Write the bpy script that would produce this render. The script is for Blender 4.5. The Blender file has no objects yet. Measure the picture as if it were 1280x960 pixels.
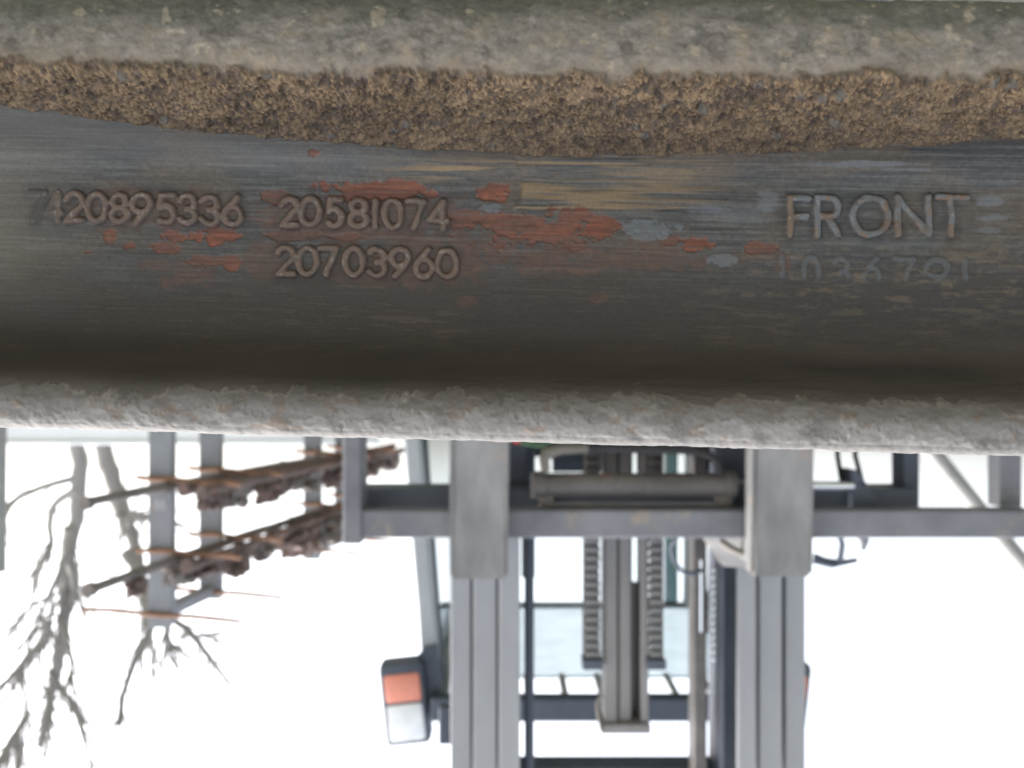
import bpy, bmesh, math, random
import numpy as np
from mathutils import Matrix, Vector

# ------------------------------------------------------------------ camera, sky, sun
scene = bpy.context.scene
col = scene.collection
R = math.radians
CZ = 1.2            # height of the lens above the yard
F = 1000.0          # focal length in photo pixels (1280 wide)
cam_d = bpy.data.cameras.new('camera')
cam = bpy.data.objects.new('camera', cam_d)
col.objects.link(cam)
cam_d.sensor_width = 36.0
cam_d.lens = 36.0 * F / 1280.0
cam_d.clip_start = 0.01
cam_d.clip_end = 2000.0
# the photograph was taken with the phone upside down: rolled by 180 degrees
cam.matrix_world = Matrix(((-1, 0, 0, 0), (0, 0, -1, 0), (0, -1, 0, CZ), (0, 0, 0, 1)))
cam_d.dof.use_dof = True
cam_d.dof.focus_distance = 0.258
cam_d.dof.aperture_fstop = cam_d.lens / 2.15
scene.camera = cam

SUN_EL, SUN_AZ = 45.0, 70.0    # azimuth clockwise from +Y
world = bpy.data.worlds.new('World'); scene.world = world; world.use_nodes = True
wn = world.node_tree; wn.nodes.clear()
sky = wn.nodes.new('ShaderNodeTexSky'); sky.sky_type = 'NISHITA'; sky.sun_disc = False
sky.sun_elevation = R(SUN_EL); sky.sun_rotation = R(SUN_AZ)
sky.air_density = 1.0; sky.dust_density = 6.0; sky.ozone_density = 1.0
hs = wn.nodes.new('ShaderNodeHueSaturation'); hs.inputs['Saturation'].default_value = 0.35
bg = wn.nodes.new('ShaderNodeBackground'); bg.inputs['Strength'].default_value = 0.15
wo = wn.nodes.new('ShaderNodeOutputWorld')
wn.links.new(sky.outputs[0], hs.inputs['Color']); wn.links.new(hs.outputs[0], bg.inputs['Color'])
wn.links.new(bg.outputs[0], wo.inputs['Surface'])
sun_d = bpy.data.lights.new('sun', 'SUN'); sun_d.energy = 0.9; sun_d.angle = R(20); sun_d.color = (1, 0.96, 0.9)
sun = bpy.data.objects.new('sun', sun_d); col.objects.link(sun)
_dir = Vector((math.sin(R(SUN_AZ)) * math.cos(R(SUN_EL)), math.cos(R(SUN_AZ)) * math.cos(R(SUN_EL)), math.sin(R(SUN_EL))))
sun.rotation_euler = (-_dir).to_track_quat('-Z', 'Y').to_euler()
sun.location = (0, 0, 20)
vs = scene.view_settings
vs.view_transform = 'Standard'; vs.look = 'None'; vs.exposure = 2.05; vs.gamma = 1.0; vs.use_curve_mapping = False

# ------------------------------------------------------------------ helpers
def P(px, py, d):
    """photo pixel + distance in metres -> world point"""
    return Vector((-(px - 640) / F * d, d, CZ + (py - 480) / F * d))
def X(px, d): return -(px - 640) / F * d
def Z(py, d): return CZ + (py - 480) / F * d

def tag(o, label=None, cat=None, group=None, kind=None):
    if label: o['label'] = label
    if cat: o['category'] = cat
    if group: o['group'] = group
    if kind: o['kind'] = kind
    return o
def empty(name, loc, label, cat, group=None):
    o = bpy.data.objects.new(name, None); col.objects.link(o); o.location = loc
    o.empty_display_size = 0.1
    return tag(o, label, cat, group)

def mat(name, c1, c2=None, scale=8.0, rough=0.6, metal=0.0, bump=0.15, stretch=(1, 1, 1), c3=None, thr=0.62, bscale=60.0, spec=0.4):
    m = bpy.data.materials.new(name); m.use_nodes = True
    nt = m.node_tree; b = nt.nodes['Principled BSDF']
    b.inputs['Roughness'].default_value = rough; b.inputs['Metallic'].default_value = metal
    b.inputs['Specular IOR Level'].default_value = spec
    c2 = c2 or tuple(0.7 * v for v in c1)
    tc = nt.nodes.new('ShaderNodeTexCoord'); mp = nt.nodes.new('ShaderNodeMapping')
    mp.inputs['Scale'].default_value = stretch
    nt.links.new(tc.outputs['Object'], mp.inputs['Vector'])
    n = nt.nodes.new('ShaderNodeTexNoise'); n.inputs['Scale'].default_value = scale; n.inputs['Detail'].default_value = 8
    n.inputs['Roughness'].default_value = 0.65
    nt.links.new(mp.outputs[0], n.inputs['Vector'])
    r = nt.nodes.new('ShaderNodeValToRGB')
    r.color_ramp.elements[0].position = 0.32; r.color_ramp.elements[0].color = (*c2, 1)
    r.color_ramp.elements[1].position = 0.68; r.color_ramp.elements[1].color = (*c1, 1)
    nt.links.new(n.outputs['Fac'], r.inputs['Fac'])
    out = r.outputs[0]
    if c3:
        n2 = nt.nodes.new('ShaderNodeTexNoise'); n2.inputs['Scale'].default_value = scale * 1.7; n2.inputs['Detail'].default_value = 10
        n2.inputs['Roughness'].default_value = 0.7
        nt.links.new(mp.outputs[0], n2.inputs['Vector'])
        r2 = nt.nodes.new('ShaderNodeValToRGB'); r2.color_ramp.elements[0].position = thr - 0.06; r2.color_ramp.elements[1].position = thr + 0.04
        nt.links.new(n2.outputs['Fac'], r2.inputs['Fac'])
        mx = nt.nodes.new('ShaderNodeMix'); mx.data_type = 'RGBA'
        nt.links.new(r2.outputs[0], mx.inputs['Factor']); nt.links.new(out, mx.inputs['A']); mx.inputs['B'].default_value = (*c3, 1)
        out = mx.outputs['Result']
    nt.links.new(out, b.inputs['Base Color'])
    if bump:
        n3 = nt.nodes.new('ShaderNodeTexNoise'); n3.inputs['Scale'].default_value = bscale; n3.inputs['Detail'].default_value = 6
        nt.links.new(mp.outputs[0], n3.inputs['Vector'])
        bp = nt.nodes.new('ShaderNodeBump'); bp.inputs['Strength'].default_value = bump; bp.inputs['Distance'].default_value = 0.01
        nt.links.new(n3.outputs['Fac'], bp.inputs['Height']); nt.links.new(bp.outputs[0], b.inputs['Normal'])
    return m

class MB:
    """collects shapes, then links them as ONE mesh object"""
    def __init__(s): s.bm = bmesh.new()
    def box(s, lo, hi, bev=0.0, mtx=None, taper=None):
        c = [(lo[i] + hi[i]) / 2 for i in range(3)]; e = [abs(hi[i] - lo[i]) for i in range(3)]
        m = Matrix.Translation(c) @ Matrix.Diagonal((*e, 1))
        if mtx is not None: m = mtx @ m
        r = bmesh.ops.create_cube(s.bm, size=1, matrix=m)
        if bev > 0:
            ed = list({g for v in r['verts'] for g in v.link_edges})
            bmesh.ops.bevel(s.bm, geom=ed, offset=bev, segments=2, affect='EDGES', profile=0.5)
        return s
    def tube(s, pts, rad, seg=10, caps=True):
        pts = [Vector(p) for p in pts]; n = len(pts)
        rs = rad if isinstance(rad, (list, tuple)) else [rad] * n
        rings = []
        t0 = (pts[1] - pts[0]).normalized()
        up = Vector((0, 0, 1)) if abs(t0.z) < 0.9 else Vector((1, 0, 0))
        u = t0.cross(up).normalized()
        for i, p in enumerate(pts):
            t = (pts[min(i + 1, n - 1)] - pts[max(i - 1, 0)]).normalized()
            u = (u - t * u.dot(t)).normalized(); w = t.cross(u)
            rings.append([s.bm.verts.new(p + (u * math.cos(2 * math.pi * k / seg) + w * math.sin(2 * math.pi * k / seg)) * rs[i]) for k in range(seg)])
        for a, b in zip(rings, rings[1:]):
            for k in range(seg):
                s.bm.faces.new((a[k], a[(k + 1) % seg], b[(k + 1) % seg], b[k]))
        if caps:
            s.bm.faces.new(rings[0][::-1]); s.bm.faces.new(rings[-1])
        return s
    def prism(s, poly, vec):
        """closed 3D polygon extruded by vec"""
        v0 = [s.bm.verts.new(Vector(p)) for p in poly]; v1 = [s.bm.verts.new(Vector(p) + Vector(vec)) for p in poly]
        n = len(poly)
        s.bm.faces.new(v0); s.bm.faces.new(v1[::-1])
        for i in range(n): s.bm.faces.new((v0[i], v1[i], v1[(i + 1) % n], v0[(i + 1) % n]))
        return s
    def build(s, name, material, parent=None, smooth=None, **kw):
        bmesh.ops.recalc_face_normals(s.bm, faces=s.bm.faces)
        me = bpy.data.meshes.new(name)
        # put the origin at the middle of the base
        co = [v.co for v in s.bm.verts]
        o0 = Vector(((min(c.x for c in co) + max(c.x for c in co)) / 2, (min(c.y for c in co) + max(c.y for c in co)) / 2, min(c.z for c in co)))
        bmesh.ops.translate(s.bm, verts=s.bm.verts, vec=-o0)
        s.bm.to_mesh(me); s.bm.free()
        me.materials.append(material)
        if smooth is not None:
            me.polygons.foreach_set('use_smooth', [True] * len(me.polygons))
            me.set_sharp_from_angle(angle=R(smooth))
        o = bpy.data.objects.new(name, me); col.objects.link(o)
        if parent is not None:
            o.parent = parent
            o.location = o0 - WORLD_LOC[parent.name]
        else:
            o.location = o0
        WORLD_LOC[o.name] = o0
        return tag(o, **kw)
WORLD_LOC = {}
def root(name, loc, label, cat, group=None):
    o = empty(name, loc, label, cat, group); WORLD_LOC[o.name] = Vector(loc); return o
def copy_part(o, parent, delta):
    c = o.copy(); col.objects.link(c); c.parent = parent
    c.location = o.location + Vector(delta); WORLD_LOC[c.name] = WORLD_LOC[o.name] + Vector(delta)
    return c

# ------------------------------------------------------------------ numpy noise
def _hash(ix, iy, seed):
    h = (ix.astype(np.int64) * 374761393 + iy.astype(np.int64) * 668265263 + seed * 982451653) & 0x7fffffff
    h = (h ^ (h >> 13)) * 1274126177 & 0x7fffffff
    h = (h ^ (h >> 16)) & 0xffffff
    return h / float(0xffffff)
def vnoise(u, v, seed=0):
    iu = np.floor(u); iv = np.floor(v); fu = u - iu; fv = v - iv
    fu = fu * fu * fu * (fu * (fu * 6 - 15) + 10); fv = fv * fv * fv * (fv * (fv * 6 - 15) + 10)
    a = _hash(iu, iv, seed); b = _hash(iu + 1, iv, seed); c = _hash(iu, iv + 1, seed); d = _hash(iu + 1, iv + 1, seed)
    return (a * (1 - fu) + b * fu) * (1 - fv) + (c * (1 - fu) + d * fu) * fv
def fbm(u, v, su, sv, seed=0, oct=4, gain=0.5):
    t = 0; a = 1.0; n = 0
    for k in range(oct):
        ca, sa = math.cos(k * 0.9 if su == sv else 0), math.sin(k * 0.9 if su == sv else 0)
        uu = u / su * 2 ** k; vv = v / sv * 2 ** k
        t = t + a * vnoise(uu * ca - vv * sa + 17.3 * k, uu * sa + vv * ca + 9.1 * k, seed + 31 * k); n += a; a *= gain
    return t / n                      # 0..1, mean 0.5
def worley(u, v, s, seed=0):
    u = u / s; v = v / s; iu = np.floor(u); iv = np.floor(v)
    best = np.full(u.shape, 9.0); val = np.zeros(u.shape)
    for di in (-1, 0, 1):
        for dj in (-1, 0, 1):
            a = iu + di; b = iv + dj
            dx = a + _hash(a, b, seed) - u; dy = b + _hash(a, b, seed + 7) - v
            d = dx * dx + dy * dy
            w = d < best; best = np.where(w, d, best); val = np.where(w, _hash(a, b, seed + 13), val)
    return np.sqrt(best), val
def sstep(a, b, x):
    t = np.clip((x - a) / (b - a), 0, 1); return t * t * (3 - 2 * t)

# ------------------------------------------------------------------ materials
M = {}
M['ground'] = mat('gravel_ground', (0.18, 0.172, 0.15), (0.09, 0.095, 0.065), scale=1.3, rough=0.95, bump=0.6, bscale=40)
M['mast'] = mat('mast_grey_steel', (0.335, 0.343, 0.358), (0.225, 0.232, 0.246), scale=5, rough=0.55, bump=0.05, stretch=(1, 1, 0.25), c3=(0.34, 0.29, 0.24), thr=0.62)
M['fork'] = mat('fork_worn_steel', (0.28, 0.275, 0.27), (0.15, 0.15, 0.152), scale=12, rough=0.55, bump=0.1, stretch=(1, 1, 0.4), c3=(0.27, 0.22, 0.18), thr=0.63)
M['carriage'] = mat('carriage_dull_grey', (0.2, 0.205, 0.22), (0.12, 0.125, 0.14), scale=9, rough=0.6, bump=0.08, c3=(0.26, 0.22, 0.18), thr=0.63)
M['dark'] = mat('dark_blue_grey_steel', (0.08, 0.094, 0.12), (0.05, 0.06, 0.082), scale=8, rough=0.6, bump=0.08)
M['dark2'] = mat('mid_blue_grey_steel', (0.13, 0.145, 0.18), (0.09, 0.1, 0.13), scale=8, rough=0.6, bump=0.08)
M['rubber'] = mat('black_rubber', (0.035, 0.035, 0.037), (0.022, 0.022, 0.024), scale=20, rough=0.8, bump=0.1)
M['cyl'] = mat('cylinder_dirty_steel', (0.14, 0.128, 0.12), (0.075, 0.07, 0.068), scale=16, rough=0.5, bump=0.12, c3=(0.3, 0.15, 0.08), thr=0.67)
M['chrome'] = mat('chrome_rod', (0.75, 0.77, 0.8), (0.65, 0.67, 0.7), scale=30, rough=0.18, metal=1.0, bump=0)
M['chain'] = mat('greasy_chain', (0.19, 0.185, 0.18), (0.1, 0.1, 0.1), scale=40, rough=0.45, metal=0.3, bump=0.1)
M['center'] = mat('lift_ram_grey', (0.24, 0.23, 0.225), (0.17, 0.165, 0.165), scale=12, rough=0.5, bump=0.06, stretch=(1, 1, 0.2))
M['cab'] = mat('cab_pale_grey_paint', (0.34, 0.36, 0.37), (0.26, 0.28, 0.29), scale=4, rough=0.45, bump=0.03)
M['body'] = mat('body_green_paint', (0.06, 0.16, 0.09), (0.04, 0.1, 0.06), scale=4, rough=0.45, bump=0.04)
M['amber'] = mat('amber_lens', (0.7, 0.27, 0.19), (0.6, 0.22, 0.15), scale=60, rough=0.25, bump=0.05)
M['clear'] = mat('clear_lens', (0.82, 0.83, 0.84), (0.66, 0.68, 0.69), scale=30, rough=0.2, bump=0.08)
M['rack'] = mat('rack_grey_steel', (0.27, 0.285, 0.31), (0.2, 0.205, 0.22), scale=4, rough=0.65, bump=0.08, c3=(0.3, 0.2, 0.13), thr=0.64)
M['rust'] = mat('orange_rust_rod', (0.30, 0.165, 0.10), (0.19, 0.11, 0.075), scale=14, rough=0.85, bump=0.2)
M['scrap'] = mat('brown_rusty_scrap', (0.17, 0.122, 0.105), (0.08, 0.062, 0.06), scale=14, rough=0.85, bump=0.4, c3=(0.22, 0.10, 0.065), thr=0.62)
M['scrapg'] = mat('grey_brown_scrap', (0.21, 0.19, 0.178), (0.11, 0.098, 0.09), scale=14, rough=0.8, bump=0.3, c3=(0.26, 0.13, 0.08), thr=0.62)
M['chalk'] = mat('white_chalk_paint', (0.75, 0.76, 0.78), (0.6, 0.6, 0.62), scale=40, rough=0.9, bump=0)
M['bark'] = mat('grey_bark', (0.29, 0.28, 0.265), (0.2, 0.19, 0.18), scale=6, rough=0.9, bump=0.4, stretch=(1, 1, 0.3), bscale=20)
M['white'] = mat('white_painted_wall', (0.82, 0.83, 0.84), (0.75, 0.77, 0.79), scale=2, rough=0.8, bump=0.05)
M['pole'] = mat('galvanised_pole', (0.27, 0.27, 0.26), (0.2, 0.2, 0.195), scale=8, rough=0.5, bump=0.05)
M['redcap'] = mat('red_plastic', (0.5, 0.06, 0.05), (0.4, 0.05, 0.04), scale=20, rough=0.4, bump=0)
M['greenhose'] = mat('green_hose', (0.06, 0.13, 0.06), (0.04, 0.09, 0.045), scale=20, rough=0.5, bump=0)
M['brass'] = mat('dull_brass_fitting', (0.21, 0.19, 0.16), (0.12, 0.11, 0.095), scale=20, rough=0.45, bump=0.05)
def glass(name, tint, mixf):
    m = bpy.data.materials.new(name); m.use_nodes = True; nt = m.node_tree; nt.nodes.clear()
    o = nt.nodes.new('ShaderNodeOutputMaterial'); t = nt.nodes.new('ShaderNodeBsdfTransparent'); t.inputs[0].default_value = (*tint, 1)
    l = nt.nodes.new('ShaderNodeBsdfTranslucent'); l.inputs[0].default_value = (*tint, 1)
    g = nt.nodes.new('ShaderNodeBsdfGlossy'); g.inputs['Roughness'].default_value = 0.05
    a = nt.nodes.new('ShaderNodeMixShader'); a.inputs[0].default_value = mixf
    fr = nt.nodes.new('ShaderNodeFresnel'); fr.inputs['IOR'].default_value = 1.45
    b = nt.nodes.new('ShaderNodeMixShader')
    nz = nt.nodes.new('ShaderNodeTexNoise'); nz.inputs['Scale'].default_value = 6; rr = nt.nodes.new('ShaderNodeMapRange')
    rr.inputs['To Min'].default_value = mixf * 0.8; rr.inputs['To Max'].default_value = min(1, mixf * 1.2)
    nt.links.new(nz.outputs['Fac'], rr.inputs['Value']); nt.links.new(rr.outputs[0], a.inputs[0])
    nt.links.new(t.outputs[0], a.inputs[1]); nt.links.new(l.outputs[0], a.inputs[2])
    nt.links.new(fr.outputs[0], b.inputs[0]); nt.links.new(a.outputs[0], b.inputs[1]); nt.links.new(g.outputs[0], b.inputs[2])
    nt.links.new(b.outputs[0], o.inputs[0]); return m
M['glass'] = glass('teal_tinted_glass', (0.27, 0.34, 0.34), 0.2)
M['clearglass'] = glass('clear_glass', (0.93, 0.95, 0.95), 0.05)
M['roofglass'] = glass('pale_blue_roof_panel', (0.74, 0.81, 0.85), 0.7)

# ------------------------------------------------------------------ ground
g = MB(); g.bm.faces.new([g.bm.verts.new(p) for p in ((-400, -400, 0), (400, -400, 0), (400, 600, 0), (-400, 600, 0))])
tag(g.build('ground', M['ground']), kind='structure')

# ------------------------------------------------------------------ the axle beam (local frame: x right in photo, y depth, z up in photo)
random.seed(3)
roll, yaw = R(1.48), R(1.75)
sx = Vector((-1, -math.tan(yaw), math.tan(roll))).normalized()
dep = Vector((0, 1, 0)); dep = (dep - sx * dep.dot(sx)).normalized()
wz = sx.cross(dep)
AX = Matrix((( sx.x, dep.x, wz.x, 0), (sx.y, dep.y, wz.y, 0.262), (sx.z, dep.z, wz.z, CZ), (0, 0, 0, 1)))   # local y = 0 on the web
AXI = AX.inverted()
def axle_px(L):
    """local points (n,3) -> photo pixels"""
    A = np.array(AX)
    W = L @ A[:3, :3].T + A[:3, 3]
    return 640 - W[:, 0] / W[:, 1] * F, 480 + (W[:, 2] - CZ) / W[:, 1] * F
def px_web(px, py):
    o = AXI @ Vector((0, 0, CZ)); d = AXI.to_3x3() @ (P(px, py, 1) - Vector((0, 0, CZ)))
    t = -o.y / d.y; q = o + d * t
    return q.x, q.z

# front profile, (v mm downwards in photo, depth mm from the lens)
prof = [(-111.8, 268), (-111.8, 240), (-111.5, 232.5), (-110.2, 227.6), (-105, 225.4), (-97, 224.6), (-91, 224.8), (-87.6, 227.5), (-84.5, 234),
        (-80.5, 244), (-77, 252.5), (-73, 258.5), (-67.5, 261.4), (-60, 262), (-45, 262), (-32, 262), (-22, 261.6), (-14, 259.2),
        (-8, 253.5), (-4, 245.5), (-1.5, 237.5), (0.3, 231), (3.0, 226.6), (7.5, 224.4), (12, 224.6), (14.6, 225.6), (15.8, 228), (16.1, 233), (16.1, 240), (16.1, 268)]
pp = np.array(prof, float) / 1000.0
def catmull(p, n=24):
    out = []
    q = np.vstack([2 * p[0] - p[1], p, 2 * p[-1] - p[-2]])
    for i in range(1, len(q) - 2):
        for k in range(n):
            t = k / n; a, b, c, d = q[i - 1], q[i], q[i + 1], q[i + 2]
            out.append(0.5 * ((2 * b) + (c - a) * t + (2 * a - 5 * b + 4 * c - d) * t * t + (3 * b - a - 3 * c + d) * t ** 3))
    out.append(p[-1]); return np.array(out)
cv = catmull(pp)
seg = np.r_[0, np.cumsum(np.hypot(*np.diff(cv, axis=0).T))]
# denser rows where the lens sees them
n_rows = int(seg[-1] / 0.00036)
tt = np.linspace(0, seg[-1], n_rows)
pv = np.interp(tt, seg, cv[:, 0]); pd = np.interp(tt, seg, cv[:, 1]) - 0.262
tv = np.gradient(pv, tt); td = np.gradient(pd, tt); ln = np.hypot(tv, td); tv /= ln; td /= ln
nv, nd = td, -tv                      # outward normal (towards the lens on the web)
S0 = 0.03                             # middle of the axle
s_dense = np.arange(-0.192, 0.192, 0.00034)
s_all = np.r_[np.linspace(S0 - 0.83, -0.1965, 150), s_dense, np.linspace(0.1965, S0 + 0.83, 150)]
SS, VV = np.meshgrid(s_all, pv); _, DD = np.meshgrid(s_all, pd); _, NV = np.meshgrid(s_all, nv); _, ND = np.meshgrid(s_all, nd); _, TT = np.meshgrid(s_all, tt)
shape = SS.shape
L0 = np.c_[SS.ravel(), DD.ravel(), -VV.ravel()]
PX, PY = axle_px(L0); PX = PX.reshape(shape); PY = PY.reshape(shape)
U = SS * 1000.0; T = TT * 1000.0      # millimetres along and around
is_front = (DD < 0.004)

H = np.zeros(shape)
# long forged waviness and fine grain
H += 0.5e-3 * (fbm(U, T, 40, 25, 5, 3) - 0.5)
fine = fbm(U, T, 1.6, 1.1, 6, 3)
streak = fbm(U, T, 22, 0.55, 7, 3)           # wire-brush lines along the beam
streak2 = fbm(U, T, 60, 1.3, 8, 3)
big = fbm(U, T, 26, 14, 9, 4)
web = sstep(150, 185, PY) * (1 - sstep(425, 470, PY))
H += web * (0.13e-3 * (streak - 0.5) + 0.10e-3 * (fine - 0.5))

# -- raised ground patch above the red paint, with a step along its lower edge
edge_n = (fbm(U, T, 9, 9, 21, 3) - 0.5)
pl = sstep(645, 653, PX + edge_n * 16) * (1 - sstep(880, 950, PX + edge_n * 30)) * (1 - sstep(261, 265.5, PY + edge_n * 5)) * sstep(180, 196, PY)
H += pl * (1.3e-3 + 0.5e-3 * (fbm(U, T, 26, 1.5, 37, 2) - 0.5))

# -- stamped characters: rounded strokes standing proud
def arc(cx, cy, rx, ry, a0, a1, n=14):
    return [(cx + rx * math.cos(R(a0 + (a1 - a0) * k / n)), cy + ry * math.sin(R(a0 + (a1 - a0) * k / n))) for k in range(n + 1)]
G = {
 '0': [arc(.5, .5, .5, .5, 0, 360, 28)],
 '1': [[(.5, 0), (.5, 1)]],
 '2': [arc(.5, .29, .5, .29, 195, 390) + [(0, 1), (1, 1)]],
 '3': [arc(.45, .26, .45, .26, 205, 450) , arc(.45, .74, .5, .26, 270, 515)],
 '4': [[(.78, 1), (.78, 0), (0, .7), (1, .7)]],
 '5': [[(.95, 0), (.2, 0), (.1, .45)] + arc(.48, .68, .5, .32, 225, 500)],
 '6': [[(.8, 0), (.35, .3)] + arc(.5, .68, .5, .32, 205, -155, 24)],
 '7': [[(0, 0), (1, 0), (.35, 1)]],
 '8': [arc(.5, .25, .42, .25, 0, 360, 20), arc(.5, .74, .5, .26, 0, 360, 22)],
 '9': [[(.2, 1), (.65, .7)] + arc(.5, .32, .5, .32, 25, -335, 24)],
 'F': [[(0, 1), (0, 0), (1, 0)], [(0, .5), (.85, .5)]],
 'R': [[(0, 1), (0, 0), (.6, 0)] + arc(.6, .25, .4, .25, -90, 90) + [(0, .5)], [(.5, .5), (1, 1)]],
 'O': [arc(.5, .5, .5, .5, 0, 360, 32)],
 'N': [[(0, 1), (0, 0), (1, 1), (1, 0)]],
 'T': [[(0, 0), (1, 0)], [(.45, 0), (.45, 1)]],
}
CH = []   # char, x0, x1, y0, y1, stroke radius px, height m, kind
def line(txt, spans, ya, yb, h, r, hm, kind):
    x_first = spans[0][0]; x_last = spans[-1][1]
    for c, (a, b) in zip(txt, spans):
        y0 = ya + (yb - ya) * ((a + b) / 2 - x_first) / (x_last - x_first)
        CH.append((c, a, b, y0, y0 + h, r, hm, kind))
line('7420895336', [(38, 56), (60, 77), (84, 104), (111, 134), (140, 161), (167, 189), (199, 219), (226, 246), (253, 274), (281, 302)], 241, 247, 34, 4.6, 1.35e-3, 'numeral')
line('20581074', [(353, 372), (378, 400), (410, 428), (438, 458), (465, 475), (480, 502), (510, 530), (537, 559)], 248, 253, 33, 4.6, 1.3e-3, 'numeral')
line('20703960', [(348, 368), (373, 396), (401, 421), (431, 454), (462, 482), (490, 511), (519, 540), (547, 571)], 309, 314, 33, 4.6, 1.3e-3, 'numeral')
line('FRONT', [(987, 1011), (1021, 1047), (1065, 1110), (1122, 1160), (1172, 1208)], 248, 247, 46, 5.0, 1.15e-3, 'letter')
line('1036791', [(972, 984), (1005, 1024), (1043, 1062), (1080, 1099), (1118, 1142), (1158, 1184), (1202, 1210)], 321, 325, 33, 3.9, 0.4e-3, 'worn')
char_id = np.full(shape, -1, int)
ridge = np.zeros(shape); halo = np.zeros(shape); ridge_worn = np.zeros(shape)
mm_px = 0.262
for k, (c, xa, xb, ya, yb, r, hm, kind) in enumerate(CH):
    msk = (PX > xa - 16) & (PX < xb + 16) & (PY > ya - 16) & (PY < yb + 16) & is_front
    ii = np.where(msk); qx = PX[ii]; qy = PY[ii]
    qx = qx + 1.6 * (fbm(qx, qy, 14, 14, 40 + k, 2) - 0.5) * 2; qy = qy + 1.6 * (fbm(qx, qy, 14, 14, 90 + k, 2) - 0.5) * 2
    best = np.full(qx.shape, 1e9)
    for st in G[c]:
        for (x0, y0), (x1, y1) in zip(st, st[1:]):
            ax_, ay_ = xa + x0 * (xb - xa), ya + y0 * (yb - ya); bx_, by_ = xa + x1 * (xb - xa), ya + y1 * (yb - ya)
            vx, vy = bx_ - ax_, by_ - ay_; l2 = vx * vx + vy * vy + 1e-9
            t = np.clip(((qx - ax_) * vx + (qy - ay_) * vy) / l2, 0, 1)
            best = np.minimum(best, (qx - ax_ - t * vx) ** 2 + (qy - ay_ - t * vy) ** 2)
    dist = np.sqrt(best)
    rr_ = r * (0.92 + 0.3 * (fbm(qx, qy, 9, 9, 140 + k, 2) - 0.3))
    f = np.clip(1 - (dist / (rr_ * 1.25)) ** 2, 0, 1); f = f * f * (3 - 2 * f)
    wear = 1.0
    if kind == 'worn': wear = ((1 - sstep(ya + 14, ya + 34, qy)) * 0.8 + 0.2) * sstep(0.05, 0.32, fbm(qx, qy, 12, 12, 300 + k, 3))
    if kind == 'numeral' and k < 2: wear = 0.55
    H[ii] += f * hm * wear
    if kind == 'worn': ridge_worn[ii] = np.maximum(ridge_worn[ii], f * wear)
    else: ridge[ii] = np.maximum(ridge[ii], f)
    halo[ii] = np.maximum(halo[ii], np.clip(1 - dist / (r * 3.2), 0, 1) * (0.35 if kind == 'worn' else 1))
    sel = dist < rr_ * 1.12
    char_id[ii[0][sel], ii[1][sel]] = k

# -- caked granular dirt lying in the lower fillet
up_b = np.interp(PX, [0, 200, 640, 900, 1280], [74, 82, 92, 94, 95]) + 26 * (fbm(U, T, 9, 7, 61, 4) - 0.5) + 10 * (fbm(U, T, 2.2, 2.2, 62, 2) - 0.5)
lo_b = np.interp(PX, [-60, 0, 150, 300, 450, 640, 800, 950, 1280], [120, 130, 150, 168, 180, 190, 193, 188, 178]) + 7 * (fbm(U, T, 16, 8, 63, 3) - 0.5) + 5 * (fbm(U, T, 2.0, 2.0, 64, 2) - 0.5)
rgt = sstep(1000, 1260, PX)
dirt = sstep(-3, 5, PY - up_b) * sstep(-2, 4 + 10 * rgt, lo_b - PY) * is_front
w1, wv1 = worley(U + 1.5 * fine, T, 1.5, 71); w2, wv2 = worley(U + 0.8 * fine, T + 0.5 * streak, 0.72, 72)
cl = fbm(U, T, 4.5, 3.5, 73, 4)
H += dirt * (0.9e-3 + 2.3e-3 * (cl - 0.42) + 1.1e-3 * np.clip(0.75 - w1, 0, 1) + 0.7e-3 * np.clip(0.7 - w2, 0, 1) * (0.3 + wv2))

# -- lower flange edge (top of the photo): lumpy mud and scale
lowf = (1 - sstep(-4, 4, PY - up_b)) * is_front
H += lowf * (1.5e-3 * (fbm(U, T, 13, 7, 81, 5, 0.55) - 0.5) + 0.25e-3 * (fbm(U, T, 1.5, 1.2, 83, 3) - 0.5) * 2 * fbm(U, T, 15, 15, 84, 2))
w3, wv3 = worley(U + 3 * fbm(U, T, 5, 5, 86, 2), T + 3 * fbm(U, T, 5, 5, 87, 2), 6.0, 85)
H += lowf * sstep(0.62, 0.8, wv3) * np.clip(0.5 - w3, 0, 1) * 1.2e-3

# -- upper flange edge (bottom of the photo): flaking scale with a ragged border
fb = np.interp(PX, [0, 300, 640, 1000, 1280], [484, 488, 494, 504, 514]) + 60 * (fbm(U, T, 13, 26, 91, 6, 0.68) - 0.5)
flake = sstep(-0.5, 2.5, PY - fb) * is_front
fb2 = np.interp(PX, [0, 640, 1280], [506, 518, 538]) + 70 * (fbm(U, T, 10, 14, 95, 6, 0.68) - 0.5)
flake2 = sstep(-0.5, 2.5, PY - fb2) * is_front
upf = sstep(455, 500, PY) * is_front
crag = fbm(U, T, 8, 5, 92, 6, 0.62)
ridge_n = 1 - np.abs(fbm(U, T, 9, 6, 97, 4, 0.55) - 0.5) * 6
H += flake * 0.28e-3 + flake2 * 0.25e-3 + upf * (0.85e-3 * (crag - 0.5) + 0.16e-3 * np.clip(ridge_n, 0, 1) + 0.2e-3 * (fbm(U, T, 1.5, 1.2, 93, 3) - 0.5))

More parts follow.
